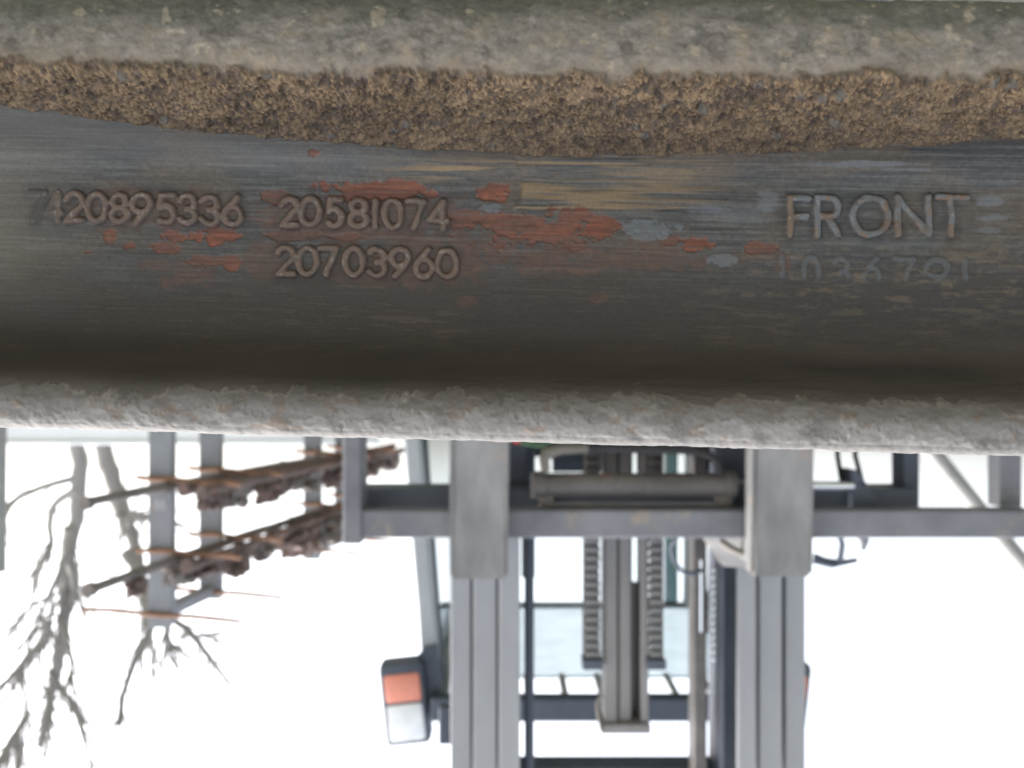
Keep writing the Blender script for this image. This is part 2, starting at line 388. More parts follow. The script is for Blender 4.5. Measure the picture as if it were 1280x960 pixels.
# ---- colours (base colours of paint, primer, rust and dirt, plus painted light and shade)
def C(r, g_, b): return np.array((r, g_, b), float)
def mixc(a, b, f): return a * (1 - f[..., None]) + b * f[..., None]
colr = np.zeros(shape + (3,)) + C(0.058, 0.058, 0.057)
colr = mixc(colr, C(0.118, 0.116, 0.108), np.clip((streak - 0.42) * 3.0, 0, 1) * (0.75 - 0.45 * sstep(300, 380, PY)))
colr = mixc(colr, C(0.03, 0.03, 0.032), np.clip((0.42 - streak2) * 3.2, 0, 1) * 0.8)
colr = mixc(colr, C(0.11, 0.086, 0.062), sstep(0.45, 0.72, big) * 0.5)
spk = fbm(U, T, 1.3, 0.8, 34, 3)
colr = colr * (0.72 + 0.56 * spk)[..., None]
colr = mixc(colr, C(0.038, 0.033, 0.030), sstep(300, 390, PY + 110 * (big - 0.5)) * 0.8)  # shade below the overhanging flange, painted in as a darker web
colr = mixc(colr, C(0.12, 0.088, 0.07), np.exp(-((PY - 455 - 20 * (big - .5)) / 22) ** 2) * 0.4 * fbm(U, T, 40, 6, 33, 3))
# tan scratches on the lower web
sc = sstep(0.66, 0.74, fbm(U, T, 11, 0.5, 35, 3)) * sstep(190, 215, PY)
colr = mixc(colr, C(0.17, 0.135, 0.10), sc * web * 0.18 * sstep(0.45, 0.65, big))
colr = mixc(colr, C(0.2, 0.2, 0.19), sstep(0.70, 0.80, fbm(U, T, 16, 0.6, 36, 3)) * web * 0.16 * (1 - sstep(300, 360, PY)))
# paler, dusty left end
colr = mixc(colr, C(0.17, 0.155, 0.125), (1 - sstep(-60, 170, PX + 60 * (big - .5))) * (0.35 + 0.4 * streak) * web * (1 - sstep(300, 420, PY)))
# pale band directly below the dirt on the left
colr = mixc(colr, C(0.16, 0.155, 0.145), np.clip(1 - np.abs(PY - lo_b - 20) / 34, 0, 1) * (1 - sstep(300, 640, PX)) * 0.55)
# bronze brushed metal
br = sstep(645, 653, PX + edge_n * 16) * (1 - sstep(790, 970, PX + 70 * (streak - 0.5))) * sstep(188, 199, PY) * (1 - sstep(261, 265, PY + edge_n * 5))
brs = np.clip((fbm(U, T, 26, 1.5, 37, 2) * 0.55 + fbm(U, T, 16, 0.5, 137, 2) * 0.45 - 0.41) * 5.5, 0, 1)
colr = mixc(colr, C(0.2, 0.142, 0.08), br * (0.04 + 0.85 * brs) * (0.7 + 0.3 * sstep(0.35, 0.6, fbm(U, T, 14, 5, 237, 3))))
br2 = sstep(440, 560, PX) * (1 - sstep(640, 660, PX)) * np.exp(-((PY - 214) / 13) ** 2)
colr = mixc(colr, C(0.24, 0.165, 0.09), br2 * np.clip((brs - 0.35) * 1.8, 0, 1))
colr = mixc(colr, C(0.2, 0.155, 0.10), sstep(800, 1000, PX) * web * sstep(0.5, 0.75, fbm(U, T, 7, 1.8, 38, 5, 0.65)) * 0.42 * np.exp(-((PY - 345) / 55) ** 2))
# light grey smears right of FRONT and above it
for cx, cy, rx, ry, s_ in ((1238, 252, 24, 7, .8), (1240, 272, 30, 6, .8), (1236, 288, 24, 5, .6), (1075, 205, 85, 5, .8), (960, 250, 16, 20, .6), (1130, 213, 40, 3, .7), (915, 268, 60, 14, .5), (1120, 305, 120, 7, .35), (880, 262, 30, 5, .4)):
    q = 1 - ((PX - cx) / rx) ** 2 - ((PY - cy) / ry) ** 2 + 0.9 * (fbm(U, T, 10, 1.5, 39, 3) - 0.5) + 1.6 * (fbm(U, T, 5, 2.5, 139, 4, 0.6) - 0.5)
    colr = mixc(colr, C(0.15, 0.16, 0.17), sstep(0, 1.0, q) * s_ * 0.8)
# red primer showing through
rn = fbm(U, T, 5.5, 4.0, 51, 5, 0.6) - 0.5
rn2 = fbm(U, T, 1.4, 1.0, 52, 3) - 0.5
red = np.zeros(shape)
redh = np.zeros(shape)
blobs = [(470, 237, 80, 13, 1), (430, 246, 34, 8, .9), (505, 240, 40, 8, 1), (617, 241, 24, 13, 1), (680, 287, 112, 26, .8), (650, 285, 70, 22, .85), (755, 280, 26, 20, .95), (620, 300, 80, 40, .62), (600, 268, 40, 12, .8), (730, 280, 48, 18, .9),
         (347, 247, 20, 11, .8), (455, 275, 140, 44, .62), (365, 295, 40, 9, .7), (430, 296, 26, 5, .75), (872, 306, 24, 11, .95), (838, 300, 18, 8, .8), (950, 308, 26, 9, .8), (930, 322, 40, 9, .5),
         (236, 296, 40, 8, .9), (280, 292, 34, 9, .9), (266, 302, 14, 9, 1), (138, 294, 10, 10, .85), (160, 308, 14, 7, .85), (208, 309, 26, 8, .8), (260, 325, 30, 8, .75), (288, 328, 14, 10, .85), (108, 315, 7, 3, .9),
         (240, 345, 44, 20, .5), (185, 330, 26, 8, .4), (750, 373, 14, 7, .55), (392, 192, 8, 5, .8), (979, 330, 13, 16, .6), (585, 378, 14, 8, .5), (505, 325, 110, 36, .5), (800, 320, 90, 22, .5), (190, 262, 125, 28, .5),
         (690, 318, 120, 26, .6), (335, 325, 36, 30, .5)]
for cx, cy, rx, ry, s_ in blobs:
    q = 1 - ((PX - cx) / rx) ** 2 - ((PY - cy) / ry) ** 2 + 2.6 * rn + 0.9 * rn2
    red = np.maximum(red, sstep(0.10 if s_ > 0.65 else -0.15, 0.4 if s_ > 0.65 else 0.7, q) * s_)
red *= is_front
bright = C(0.17, 0.058, 0.034); dull = C(0.105, 0.056, 0.04)
rc = dull + (bright - dull) * np.clip(sstep(0.6, 0.95, red) * (0.55 + 0.9 * (fbm(U, T, 8, 3, 53, 3) - 0.3)), 0, 1)[..., None]
rc = rc * (0.55 + 0.9 * fbm(U, T, 12, 0.6, 54, 3))[..., None] * (0.75 + 0.5 * fbm(U, T, 2.0, 1.4, 154, 4, 0.6))[..., None]
colr = mixc(colr, rc, np.clip(red * 1.05, 0, 1) * (1 - 0.25 * sstep(0.5, 0.7, streak)))
# paint film stands 0.15 mm above bare primer
H -= sstep(0.64, 0.72, red) * 0.32e-3
# flecks of left-over grey paint round the red
gp = sstep(0.2, 0.5, 1 - ((PX - 810) / 40) ** 2 - ((PY - 285) / 16) ** 2 + 2.2 * rn) + sstep(0.2, 0.5, 1 - ((PX - 612) / 24) ** 2 - ((PY - 260) / 8) ** 2 + 1.6 * rn) + sstep(0.2, .5, 1 - ((PX - 905) / 24) ** 2 - ((PY - 325) / 10) ** 2 + 2.0 * rn)
gp = np.clip(gp, 0, 1) * is_front
colr = mixc(colr, C(0.12, 0.13, 0.135), gp * 0.8); H += gp * (0.25e-3 + 0.5e-3 * (fbm(U, T, 2, 1.6, 55, 3) - .5))
# characters: brown rust on worn crowns, old black paint and painted shade in the corners round them
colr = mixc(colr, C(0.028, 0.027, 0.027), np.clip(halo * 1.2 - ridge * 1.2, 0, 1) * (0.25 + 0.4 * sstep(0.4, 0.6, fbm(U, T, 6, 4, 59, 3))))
crown = C(0.132, 0.095, 0.074)
lcol = np.zeros(shape + (3,)) + crown
lcol = np.where((PX > 960)[..., None], C(0.13, 0.135, 0.138), lcol)
lcol = mixc(lcol, C(0.16, 0.115, 0.085), (PX > 960) * sstep(0.5, 0.62, fbm(U, T, 4, 4, 56, 3)))
lcol = mixc(lcol, C(0.10, 0.08, 0.065), sstep(0.52, 0.7, fbm(U, T, 3, 3, 57, 3)) * 0.6)
colr = mixc(colr, lcol, sstep(0.25, 0.85, ridge) * (1 - 0.8 * (1 - sstep(50, 84, PX))))
colr = mixc(colr, C(0.05, 0.05, 0.05), sstep(0.25, 0.85, ridge) * (1 - sstep(50, 84, PX)) * 0.7)
colr = mixc(colr, C(0.11, 0.12, 0.128), sstep(0.2, 0.7, ridge_worn) * 0.5)
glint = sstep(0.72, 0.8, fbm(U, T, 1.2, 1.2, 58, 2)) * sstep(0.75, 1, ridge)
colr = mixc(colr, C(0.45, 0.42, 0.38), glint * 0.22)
# dirt
dc = np.zeros(shape + (3,)) + C(0.145, 0.1, 0.06)
dc = dc * (0.35 + 1.15 * wv2)[..., None]
dc = mixc(dc, C(0.06, 0.05, 0.043), sstep(0.6, 0.95, wv1) * 0.7)
dc = mixc(dc, C(0.23, 0.165, 0.1), sstep(0.45, 0.72, cl) * 0.35)
dc = mixc(dc, C(0.09, 0.072, 0.06), sstep(0.72, 0.8, fbm(U, T, 3.2, 2.4, 74, 3)) * 0.8)
dc = mixc(dc, C(0.095, 0.072, 0.052), sstep(120, 185, PY) * 0.35)
w4, wv4 = worley(U, T, 7.0, 77)
dc = dc * (0.62 + 0.72 * fbm(U, T, 14, 7, 174, 4))[..., None]
pit = sstep(0.6, 0.72, fbm(U, T, 3.4, 2.6, 175, 3)) * dirt
H -= pit * 1.1e-3
dc = mixc(dc, C(0.06, 0.048, 0.04), pit * 0.6)
stone = sstep(0.24, 0.15, w4) * sstep(0.88, 0.9, wv4) * dirt
dc = mixc(dc, C(0.105, 0.10, 0.09), stone * 0.8)
H += stone * 0.5e-3
colr = mixc(colr, dc, np.clip(dirt * 1.2, 0, 1))
# lower flange edge
lc = np.zeros(shape + (3,)) + C(0.168, 0.152, 0.13)
n5 = fbm(U, T, 8, 6, 82, 6, 0.66)
lc = mixc(lc, C(0.225, 0.185, 0.13), sstep(0.55, 0.75, n5) * 0.65)
lc = mixc(lc, C(0.085, 0.08, 0.068), sstep(0.42, 0.30, n5) * 0.7)
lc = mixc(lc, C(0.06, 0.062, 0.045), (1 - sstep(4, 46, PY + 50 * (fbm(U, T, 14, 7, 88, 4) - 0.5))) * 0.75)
lc = mixc(lc, C(0.32, 0.27, 0.19), sstep(0.72, 0.8, fbm(U, T, 5, 3.6, 89, 4)) * 0.45)
lc = lc * (0.66 + 0.68 * fbm(U, T, 2.2, 1.6, 189, 4, 0.6))[..., None]
lc = mixc(lc, C(0.17, 0.13, 0.088), np.exp(-np.clip(up_b - PY, 0, 99) / 13) * (0.25 + 0.9 * fbm(U, T, 4, 3, 289, 3)))
colr = mixc(colr, lc, np.clip(lowf, 0, 1))
# upper flange edge
uc = np.zeros(shape + (3,)) + C(0.225, 0.217, 0.205)
uc = mixc(uc, C(0.13, 0.12, 0.112), sstep(0.5, 0.68, fbm(U, T, 7, 4, 94, 5, 0.6)) * 0.65)
uc = mixc(uc, C(0.19, 0.135, 0.095), sstep(0.64, 0.74, fbm(U, T, 5, 3, 96, 4)) * 0.6)
ub = C(0.085, 0.075, 0.067)
grad = sstep(472, 552, PY - np.interp(PX, [0, 1280], [-8, 14]) + 34 * (crag - 0.5))  # painted light: paler towards the sky-lit outer edge, darker inwards
upc = mixc(np.zeros(shape + (3,)) + ub, uc, np.clip(0.2 * flake + 0.15 * flake2 + 0.65 * grad, 0, 1))
rim = np.clip(np.exp(-((PY - fb - 1.5) / 2.2) ** 2) + np.exp(-((PY - fb2 - 1.5) / 2.0) ** 2) * .6, 0, 1)
upc = mixc(upc, C(0.27, 0.245, 0.215), rim * 0.55 * sstep(0.4, 0.6, fbm(U, T, 12, 12, 198, 3)))  # highlights painted along the flake borders
colr = mixc(colr, upc, sstep(448, 500, PY + 30 * (big - 0.5)) * is_front)
colr = mixc(colr, np.zeros(shape + (3,)) + C(0.13, 0.125, 0.12), sstep(0.0, 1.0, ((~is_front) | (TT > tt[-1] - 0.0435)) * 1.0) * (VV > 0))
colr = np.clip(colr, 0.01, 0.8)

# ---- displaced positions, ends bent towards photo-up (world down) as on a truck axle
V2 = VV + NV * H; D2 = DD + ND * H
def bend(s): 
    t = np.clip((np.abs(s - S0) - 0.50) / 0.26, 0, 1); return 0.055 * t * t * (3 - 2 * t)
W2 = -V2 - bend(SS) * 1.0
n_r, n_c = shape
# rear half: mirror of the front profile, coarse
idx = np.linspace(n_rows - 1, 0, 60).astype(int)
rv = pv[idx]; rd = 2 * 0.006 - pd[idx]
SR, RV = np.meshgrid(s_all[::6], rv)   # placeholder to size; true columns kept below
SRf, RVf = np.meshgrid(s_all, rv); _, RDf = np.meshgrid(s_all, rd)
Hn = 1.2e-3 * (fbm(SRf * 1000, RVf * 1000 + 500, 18, 10, 99, 4) - 0.5)
verts = np.concatenate([np.stack([SS, D2, W2], -1).reshape(-1, 3), np.stack([SRf, RDf + Hn, -RVf - bend(SRf)], -1).reshape(-1, 3)])
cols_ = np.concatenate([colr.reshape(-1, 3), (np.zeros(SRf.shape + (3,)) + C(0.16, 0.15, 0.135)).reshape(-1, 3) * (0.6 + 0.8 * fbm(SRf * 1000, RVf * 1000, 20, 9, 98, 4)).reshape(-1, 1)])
n_tot = n_r + len(idx)
r0 = np.arange(n_tot); r1 = (r0 + 1) % n_tot
c0 = np.arange(n_c - 1)
RA, CA = np.meshgrid(r0, c0, indexing='ij'); RB, _ = np.meshgrid(r1, c0, indexing='ij')
faces = np.stack([RA * n_c + CA, RA * n_c + CA + 1, RB * n_c + CA + 1, RB * n_c + CA], -1).reshape(-1, 4)
# face sets
cid_full = np.full((n_tot, n_c), -1, int); cid_full[:n_r] = char_id
fid = cid_full[RA, CA].ravel()
dm = np.zeros((n_tot, n_c)); dm[:n_r] = dirt
fdirt = (dm[RA, CA].ravel() > 0.5)
lab = np.where(fid >= 0, fid, np.where(fdirt, 1000, -1))

def beam_material():
    m = bpy.data.materials.new('axle_paint_rust_dirt_and_shade'); m.use_nodes = True; nt = m.node_tree; b = nt.nodes['Principled BSDF']
    a = nt.nodes.new('ShaderNodeAttribute'); a.attribute_name = 'base'
    tc = nt.nodes.new('ShaderNodeTexCoord')
    n = nt.nodes.new('ShaderNodeTexNoise'); n.inputs['Scale'].default_value = 900; n.inputs['Detail'].default_value = 4
    nt.links.new(tc.outputs['Object'], n.inputs['Vector'])
    mr = nt.nodes.new('ShaderNodeMapRange'); mr.inputs['To Min'].default_value = 0.78; mr.inputs['To Max'].default_value = 1.22
    nt.links.new(n.outputs['Fac'], mr.inputs['Value'])
    mx = nt.nodes.new('ShaderNodeMix'); mx.data_type = 'RGBA'; mx.blend_type = 'MULTIPLY'; mx.inputs['Factor'].default_value = 1
    nt.links.new(a.outputs['Color'], mx.inputs['A']); nt.links.new(mr.outputs[0], mx.inputs['B'])
    nt.links.new(mx.outputs['Result'], b.inputs['Base Color'])
    rg = nt.nodes.new('ShaderNodeAttribute'); rg.attribute_name = 'rough'
    nt.links.new(rg.outputs['Fac'], b.inputs['Roughness'])
    b.inputs['Specular IOR Level'].default_value = 0.35
    return m
M['axle'] = beam_material()
rough = np.full(shape, 0.55); rough = np.where(dirt > .3, 0.95, rough); rough = np.where(lowf > .5, 0.85, rough); rough = np.where(upf > .5, 0.8, rough)
rough = rough + 0.12 * (streak - 0.5)
rough_all = np.concatenate([rough.ravel(), np.full(SRf.size, 0.8)])

axle = bpy.data.objects.new('truck_axle', None); col.objects.link(axle); axle.matrix_world = AX
axle.empty_display_size = 0.1
tag(axle, 'worn dark steel truck axle beam with raised numerals and the word FRONT', 'axle')
def sub_mesh(name, sel, parent, extra_caps=False, **kw):
    f = faces[sel]; uq, inv = np.unique(f.ravel(), return_inverse=True)
    me = bpy.data.meshes.new(name)
    nf = len(f)
    me.vertices.add(len(uq)); me.vertices.foreach_set('co', verts[uq].astype(np.float32).ravel())
    me.loops.add(nf * 4); me.loops.foreach_set('vertex_index', inv.astype(np.int32))
    me.polygons.add(nf); me.polygons.foreach_set('loop_start', np.arange(0, nf * 4, 4, dtype=np.int32))
    me.update(calc_edges=True)
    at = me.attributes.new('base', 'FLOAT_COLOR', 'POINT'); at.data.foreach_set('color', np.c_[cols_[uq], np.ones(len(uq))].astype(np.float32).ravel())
    ar = me.attributes.new('rough', 'FLOAT', 'POINT'); ar.data.foreach_set('value', rough_all[uq].astype(np.float32))
    me.polygons.foreach_set('use_smooth', np.ones(nf, dtype=bool))
    me.materials.append(M['axle'])
    me.validate()
    o = bpy.data.objects.new(name, me); col.objects.link(o); o.parent = parent
    return tag(o, **kw)
beam = sub_mesh('beam', lab == -1, axle)
sub_mesh('caked_dirt', lab == 1000, axle, label='brown granular dirt caked along the flange', kind='stuff')
for k, ch in enumerate(CH):
    if (lab == k).sum() == 0: continue
    nm = {'numeral': 'raised_numeral', 'letter': 'raised_letter', 'worn': 'worn_numeral'}[ch[7]]
    sub_mesh(nm, lab == k, beam)
# spring pads and king-pin eyes, outside the frame
def axle_part(mb, name):
    bmesh.ops.recalc_face_normals(mb.bm, faces=mb.bm.faces)
    me = bpy.data.meshes.new(name); mb.bm.to_mesh(me); mb.bm.free(); me.materials.append(M['scrapg'])
    o = bpy.data.objects.new(name, me); col.objects.link(o); o.parent = axle; return o
PADZ = 0.1095
for s in (S0 - 0.42, S0 + 0.42):
    axle_part(MB().box((s - 0.075, -0.05, 0.085), (s + 0.075, 0.062, PADZ + 0.0125), 0.004), 'spring_pad')
for s in (S0 - 0.85, S0 + 0.85):
    axle_part(MB().tube([(s, 0.006, -0.09), (s, 0.006, -0.085), (s, 0.006, 0.065), (s, 0.006, 0.07)], [0.04, 0.045, 0.045, 0.04], 24), 'king_pin_eye')

# ------------------------------------------------------------------ forklift
DF = 1.40                                             # distance of the fork shanks
FC = -0.25                                            # centre line of the truck
fl = root('forklift', (FC, 2.6, 0), 'grey forklift truck with open cab carrying the axle on its two forks', 'forklift')
low = AX @ Vector((-0.058, 0, 0.1118))
FZ = low.z - 0.001                                    # top of the fork blades
for i, (pa, pb, ptop) in enumerate(((562, 635, 725), (940, 1017, 722))):
    xa, xb = X(pa, DF), X(pb, DF)
    zt = Z(ptop, DF)
    m = MB()
    w = xb - xa
    poly = [(xa, DF, zt), (xa, DF + 0.045, zt), (xa, DF + 0.05, FZ - 0.045), (xa, DF - 0.3, FZ - 0.042), (xa, 0.30, FZ - 0.016), (xa, 0.222, FZ - 0.010), (xa, 0.222, FZ),
            (xa, DF - 0.06, FZ), (xa, DF - 0.02, FZ + 0.012), (xa, DF, FZ + 0.05)]
    m.prism(poly, (w, 0, 0))
    bmesh.ops.bevel(m.bm, geom=[e for e in m.bm.edges if e.calc_length() > 0.03], offset=0.0065, segments=2, affect='EDGES')
    fk = m.build('fork', M['fork'], fl, smooth=40)
    hk = MB().box((min(xa, xb) + 0.006, DF + 0.044, Z(672, 1.46)), (max(xa, xb) - 0.006, DF + 0.105, zt - 0.012), 0.005)
    hk.build('hook', M['fork'], fk)
# carriage
dcb = 1.455
xl, xr = X(430, dcb), -0.955
car = MB().box((xr, dcb, Z(638, dcb)), (xl, dcb + 0.045, Z(673, dcb)), 0.004).build('carriage_bar', M['carriage'], fl)
MB().box((xr, dcb, Z(486, dcb)), (xl, dcb + 0.045, Z(520, dcb)), 0.004).build('carriage_bar', M['carriage'], fl)
MB().box((X(452, dcb), dcb - 0.006, Z(515, dcb)), (X(429, dcb), dcb + 0.06, Z(680, dcb)), 0.004).build('carriage_end_plate', M['carriage'], fl)
MB().box((X(1300, dcb), dcb + 0.05, Z(515, dcb)), (X(1270, dcb), dcb + 0.09, Z(640, dcb)), 0.004).build('carriage_end_plate', M['carriage'], fl)
d2 = 1.56
MB().box((X(1150, d2), d2, Z(500, d2)), (X(1129, d2), d2 + 0.05, Z(636, d2)), 0.004).build('side_shift_plate', M['dark'], fl)
MB().box((X(1130, d2) - 0.005, d2 - 0.04, Z(608, d2)), (X(450, d2), d2 + 0.05, Z(637, d2)), 0.004).build('side_shift_bar', M['dark'], fl)
MB().box((X(660, d2), d2 + 0.01, Z(470, d2)), (X(636, d2), d2 + 0.05, Z(610, d2)), 0.004).build('side_shift_plate', M['dark'], fl)
MB().box((X(935, d2), d2 + 0.01, Z(470, d2)), (X(900, d2), d2 + 0.05, Z(604, d2)), 0.004).build('side_shift_plate', M['dark'], fl)
MB().box((X(905, d2), d2 + 0.015, Z(470, d2)), (X(650, d2), d2 + 0.045, Z(556, d2)), 0.004).build('side_shift_bar', M['dark'], fl)
# side-shift cylinder
dcy = 1.50
zc = Z(606, dcy)
cyl = MB().tube([(X(664, dcy), dcy, zc), (X(666, dcy), dcy, zc), (X(682, dcy), dcy, zc), (X(684, dcy), dcy, zc), (X(906, dcy), dcy, zc), (X(908, dcy), dcy, zc), (X(917, dcy), dcy, zc), (X(920, dcy), dcy, zc)],
                [0.022, 0.026, 0.026, 0.0225, 0.0225, 0.026, 0.026, 0.02], 24).build('side_shift_cylinder', M['cyl'], fl, smooth=40)
MB().tube([(X(918, dcy), dcy, zc), (X(1066, dcy), dcy, zc + 0.002)], 0.0085, 16).build('piston_rod', M['chrome'], cyl, smooth=40)
for px in (683, 905):
    MB().box((X(px + 9, dcy), dcy - 0.014, zc + 0.018), (X(px - 9, dcy), dcy + 0.02, zc + 0.048), 0.003).build('port', M['cyl'], cyl)
MB().tube([(X(690, dcy), dcy - 0.004, zc + 0.036), (X(900, dcy), dcy - 0.004, zc + 0.036)], 0.005, 10).build('oil_pipe', M['carriage'], cyl, smooth=40)
MB().prism([P(1064, 588, dcy), P(1072, 588, dcy), P(1094, 620, dcy), P(1096, 645, dcy), P(1066, 645, dcy)], (0, 0.05, 0)).build('rod_bracket', M['dark'], fl)
# hoses and fittings above/below the cylinder
dh = 1.475
MB().tube([P(682, 590, dh), P(680, 574, dh), P(684, 566, dh), P(700, 562, dh), P(735, 560, dh)], [.009, .010, .013, .010, .009], 10).build('hose_fitting', M['brass'], fl, smooth=50)
MB().tube([P(735, 560, dh), P(790, 561, dh), P(850, 562, dh), P(880, 566, dh), P(895, 575, dh), P(900, 592, dh)], .0085, 10).build('hose', M['rubber'], fl, smooth=50)
MB().tube([P(642, 545, dh), P(655, 553, dh), P(675, 557, dh), P(690, 550, dh), P(694, 530, dh)], .006, 8).build('hose', M['greenhose'], fl, smooth=50)
MB().tube([P(641, 548, dh), P(650, 549, dh)], .009, 8).build('dust_cap', M['redcap'], fl, smooth=50)
for a, b in ((1046, 1051), (1068, 1076)):
    MB().tube([P(a, 500, 1.55), P(a + 1, 570, 1.55), P(b, 596, 1.53), P(b + 2, 606, 1.50)], .0048, 8).build('hose', M['rubber'], fl, smooth=50)
MB().tube([P(1018, 700, 1.62), P(1040, 706, 1.62), P(1071, 700, 1.62)], [.008, .007, .005], 8).build('lever', M['dark'], fl, smooth=50)
MB().tube([P(1018, 695, 1.62), P(1032, 700, 1.62), P(1050, 702, 1.62)], [.006, .005, .004], 8).build('lever', M['dark'], fl, smooth=50)
MB().tube([P(1049, 668, 1.58), P(1053, 680, 1.6), P(1050, 702, 1.62)], .006, 8).build('lever_pin', M['dark'], fl, smooth=50)
MB().tube([P(1074, 666, 1.58), P(1081, 676, 1.58), P(1079, 688, 1.58)], [.010, .009, .004], 8).build('grease_nipple', M['carriage'], fl, smooth=50)
MB().tube([P(846, 674, 1.52), P(838, 684, 1.53), P(842, 700, 1.54), P(852, 714, 1.55), P(866, 717, 1.56), P(880, 712, 1.58)], .0042, 8).build('wire', M['dark'], fl, smooth=50)

# mast: nested channels on either side
dm_ = 1.66
ztop = Z(1035, dm_)
zb = 0.12
def channel(pa, pb, dist, dd, inner, name, zt=ztop, z0=zb, flange=0.014):
    xa, xb = X(pa, dist), X(pb, dist); lo, hi = min(xa, xb), max(xa, xb)
    m = MB()
    # C section: front flange, back flange and web on the outer side
    m.box((lo, dist, z0), (hi, dist + flange, zt), 0.003)
    m.box((lo, dist + dd - flange, z0), (hi, dist + dd, zt), 0.003)
    if inner > 0: m.box((hi - 0.012, dist + 0.002, z0 + .001), (hi - 0.0015, dist + dd - 0.002, zt - .001))
    else: m.box((lo + 0.0015, dist + 0.002, z0 + .001), (lo + 0.012, dist + dd - 0.002, zt - .001))
    return m.build(name, M['mast'], fl)
channel(563, 588.5, 1.69, 0.17, 1, 'mast_outer_channel')
channel(591.5, 620.5, 1.68, 0.15, 1, 'mast_middle_channel')
channel(623.5, 650, 1.67, 0.13, 1, 'mast_inner_channel')
channel(982, 1007, 1.69, 0.17, -1, 'mast_outer_channel')
channel(949.5, 978, 1.68, 0.15, -1, 'mast_middle_channel')
channel(922, 945.5, 1.67, 0.13, -1, 'mast_inner_channel')
MB().box((X(903, 1.72), 1.70, zb), (X(897, 1.72), 1.80, ztop - 0.02), 0.003).build('mast_guide_strip', M['dark2'], fl)
MB().box((X(922, 1.72), 1.73, zb), (X(900, 1.72), 1.745, ztop - 0.02), 0.002).build('mast_guide_plate', M['dark2'], fl)
MB().box((X(884, 1.70), 1.70, zb), (X(868, 1.70), 1.76, ztop - 0.02), 0.004).build('mast_guide_rail', M['cyl'], fl)
MB().tube([P(876, 700, 1.69), P(876, 790, 1.69)], .0022, 6).build('bright_pipe', M['chrome'], fl, smooth=50)
MB().tube([(X(661.5, 1.72), 1.72, 0.6), (X(661.5, 1.72), 1.72, ztop - 0.05)], 0.0105, 12).build('tilt_pipe', M['dark'], fl, smooth=50)
MB().box((X(669, 1.72), 1.715, Z(560, 1.72)), (X(652, 1.72), 1.745, Z(722, 1.72)), 0.003).build('pipe_clamp', M['carriage'], fl)
for pa, pb in ((563, 650), (906, 1006)):
    MB().box((X(pb - 3, 1.87), 1.865, zb), (X(pa + 6, 1.87), 1.875, ztop - 0.01)).build('mast_gap_shade', M['dark'], fl)  # added dark strips standing in for shade in the channel gaps
# dark frame plates behind the side-shift cylinder
for pa, pb, py0, py1 in ((636, 668, 480, 606), (677, 791, 480, 574), (668, 677, 480, 571), (691, 791, 574, 590), (802, 827, 480, 604), (862, 912, 480, 604)):
    MB().box((X(pb, 1.80), 1.80, Z(py0, 1.80)), (X(pa, 1.80), 1.82, Z(py1, 1.80)), 0.002).build('frame_plate', M['dark'], fl)
# crossmembers
MB().box((X(900, 1.78), 1.76, Z(960, 1.76)), (X(645, 1.78), 1.82, ztop - 0.01), 0.004).build('mast_crossmember', M['dark'], fl)
MB().box((X(1000, 1.84), 1.862, Z(500, 1.84)), (X(570, 1.84), 1.90, Z(558, 1.84)), 0.004).build('mast_crossmember', M['dark'], fl)
# roller bracket to the inner side of the right mast
MB().prism([P(880, 672, 1.50), P(955, 672, 1.50), P(955, 712, 1.62), P(905, 708, 1.62)], (0, 0.03, 0)).build('roller_bracket', M['fork'], fl)
MB().tube([P(900, 676, 1.49), P(915, 686, 1.48), P(950, 700, 1.47)], .007, 8).build('hose', M['brass'], fl, smooth=50)
# small round-link chain in the right mast
ln_ = MB().tube([(0, -0.0045, 0), (0, 0.0045, 0)], 0.0062, 10)
l0 = None
for k in range(13):
    py = 712 + 9.3 * k
    if l0 is None:
        m = MB(); c = P(892, py, 1.69); m.tube([c + Vector((-0.004, 0, 0)), c + Vector((-0.002, 0, 0)), c + Vector((0.002, 0, 0)), c + Vector((0.004, 0, 0))], [0.003, 0.0055, 0.0055, 0.003], 8)
        l0 = m.build('chain_roller', M['chrome'], fl, smooth=50); z00 = c.z
    else: copy_part(l0, fl, (0, 0, P(892, py, 1.69).z - z00))
ln_.bm.free()
# centre lift ram
drm = 1.66
zr0, zr1 = 0.35, Z(905, drm)
MB().box((X(772, drm), drm, zr0), (X(755, drm), drm + 0.06, zr1), 0.005).build('ram_guide', M['center'], fl)
MB().box((X(790, drm), drm + 0.006, zr0), (X(774, drm), drm + 0.06, zr1), 0.005).build('ram_guide', M['center'], fl)
MB().tube([(X(796, drm), drm + 0.05, Z(735, drm)), (X(796, drm), drm + 0.05, zr1)], 0.0085, 12).build('ram_tube', M['center'], fl, smooth=50)
MB().box((X(811, drm), drm, zr0), (X(801, drm), drm + 0.06, zr1), 0.004).build('ram_guide', M['center'], fl)
MB().box((X(813, drm), drm - 0.01, Z(903, drm)), (X(750, drm), drm + 0.08, Z(916, drm)), 0.005).build('ram_head', M['center'], fl)
MB().box((X(793, drm), drm + 0.03, zr0), (X(789, drm), drm + 0.05, zr1)).build('ram_web', M['dark'], fl)
MB().tube([P(752, 868, 1.65), P(746, 880, 1.65), P(748, 896, 1.65), P(752, 912, 1.65)], .004, 8).build('wire', M['brass'], fl, smooth=50)
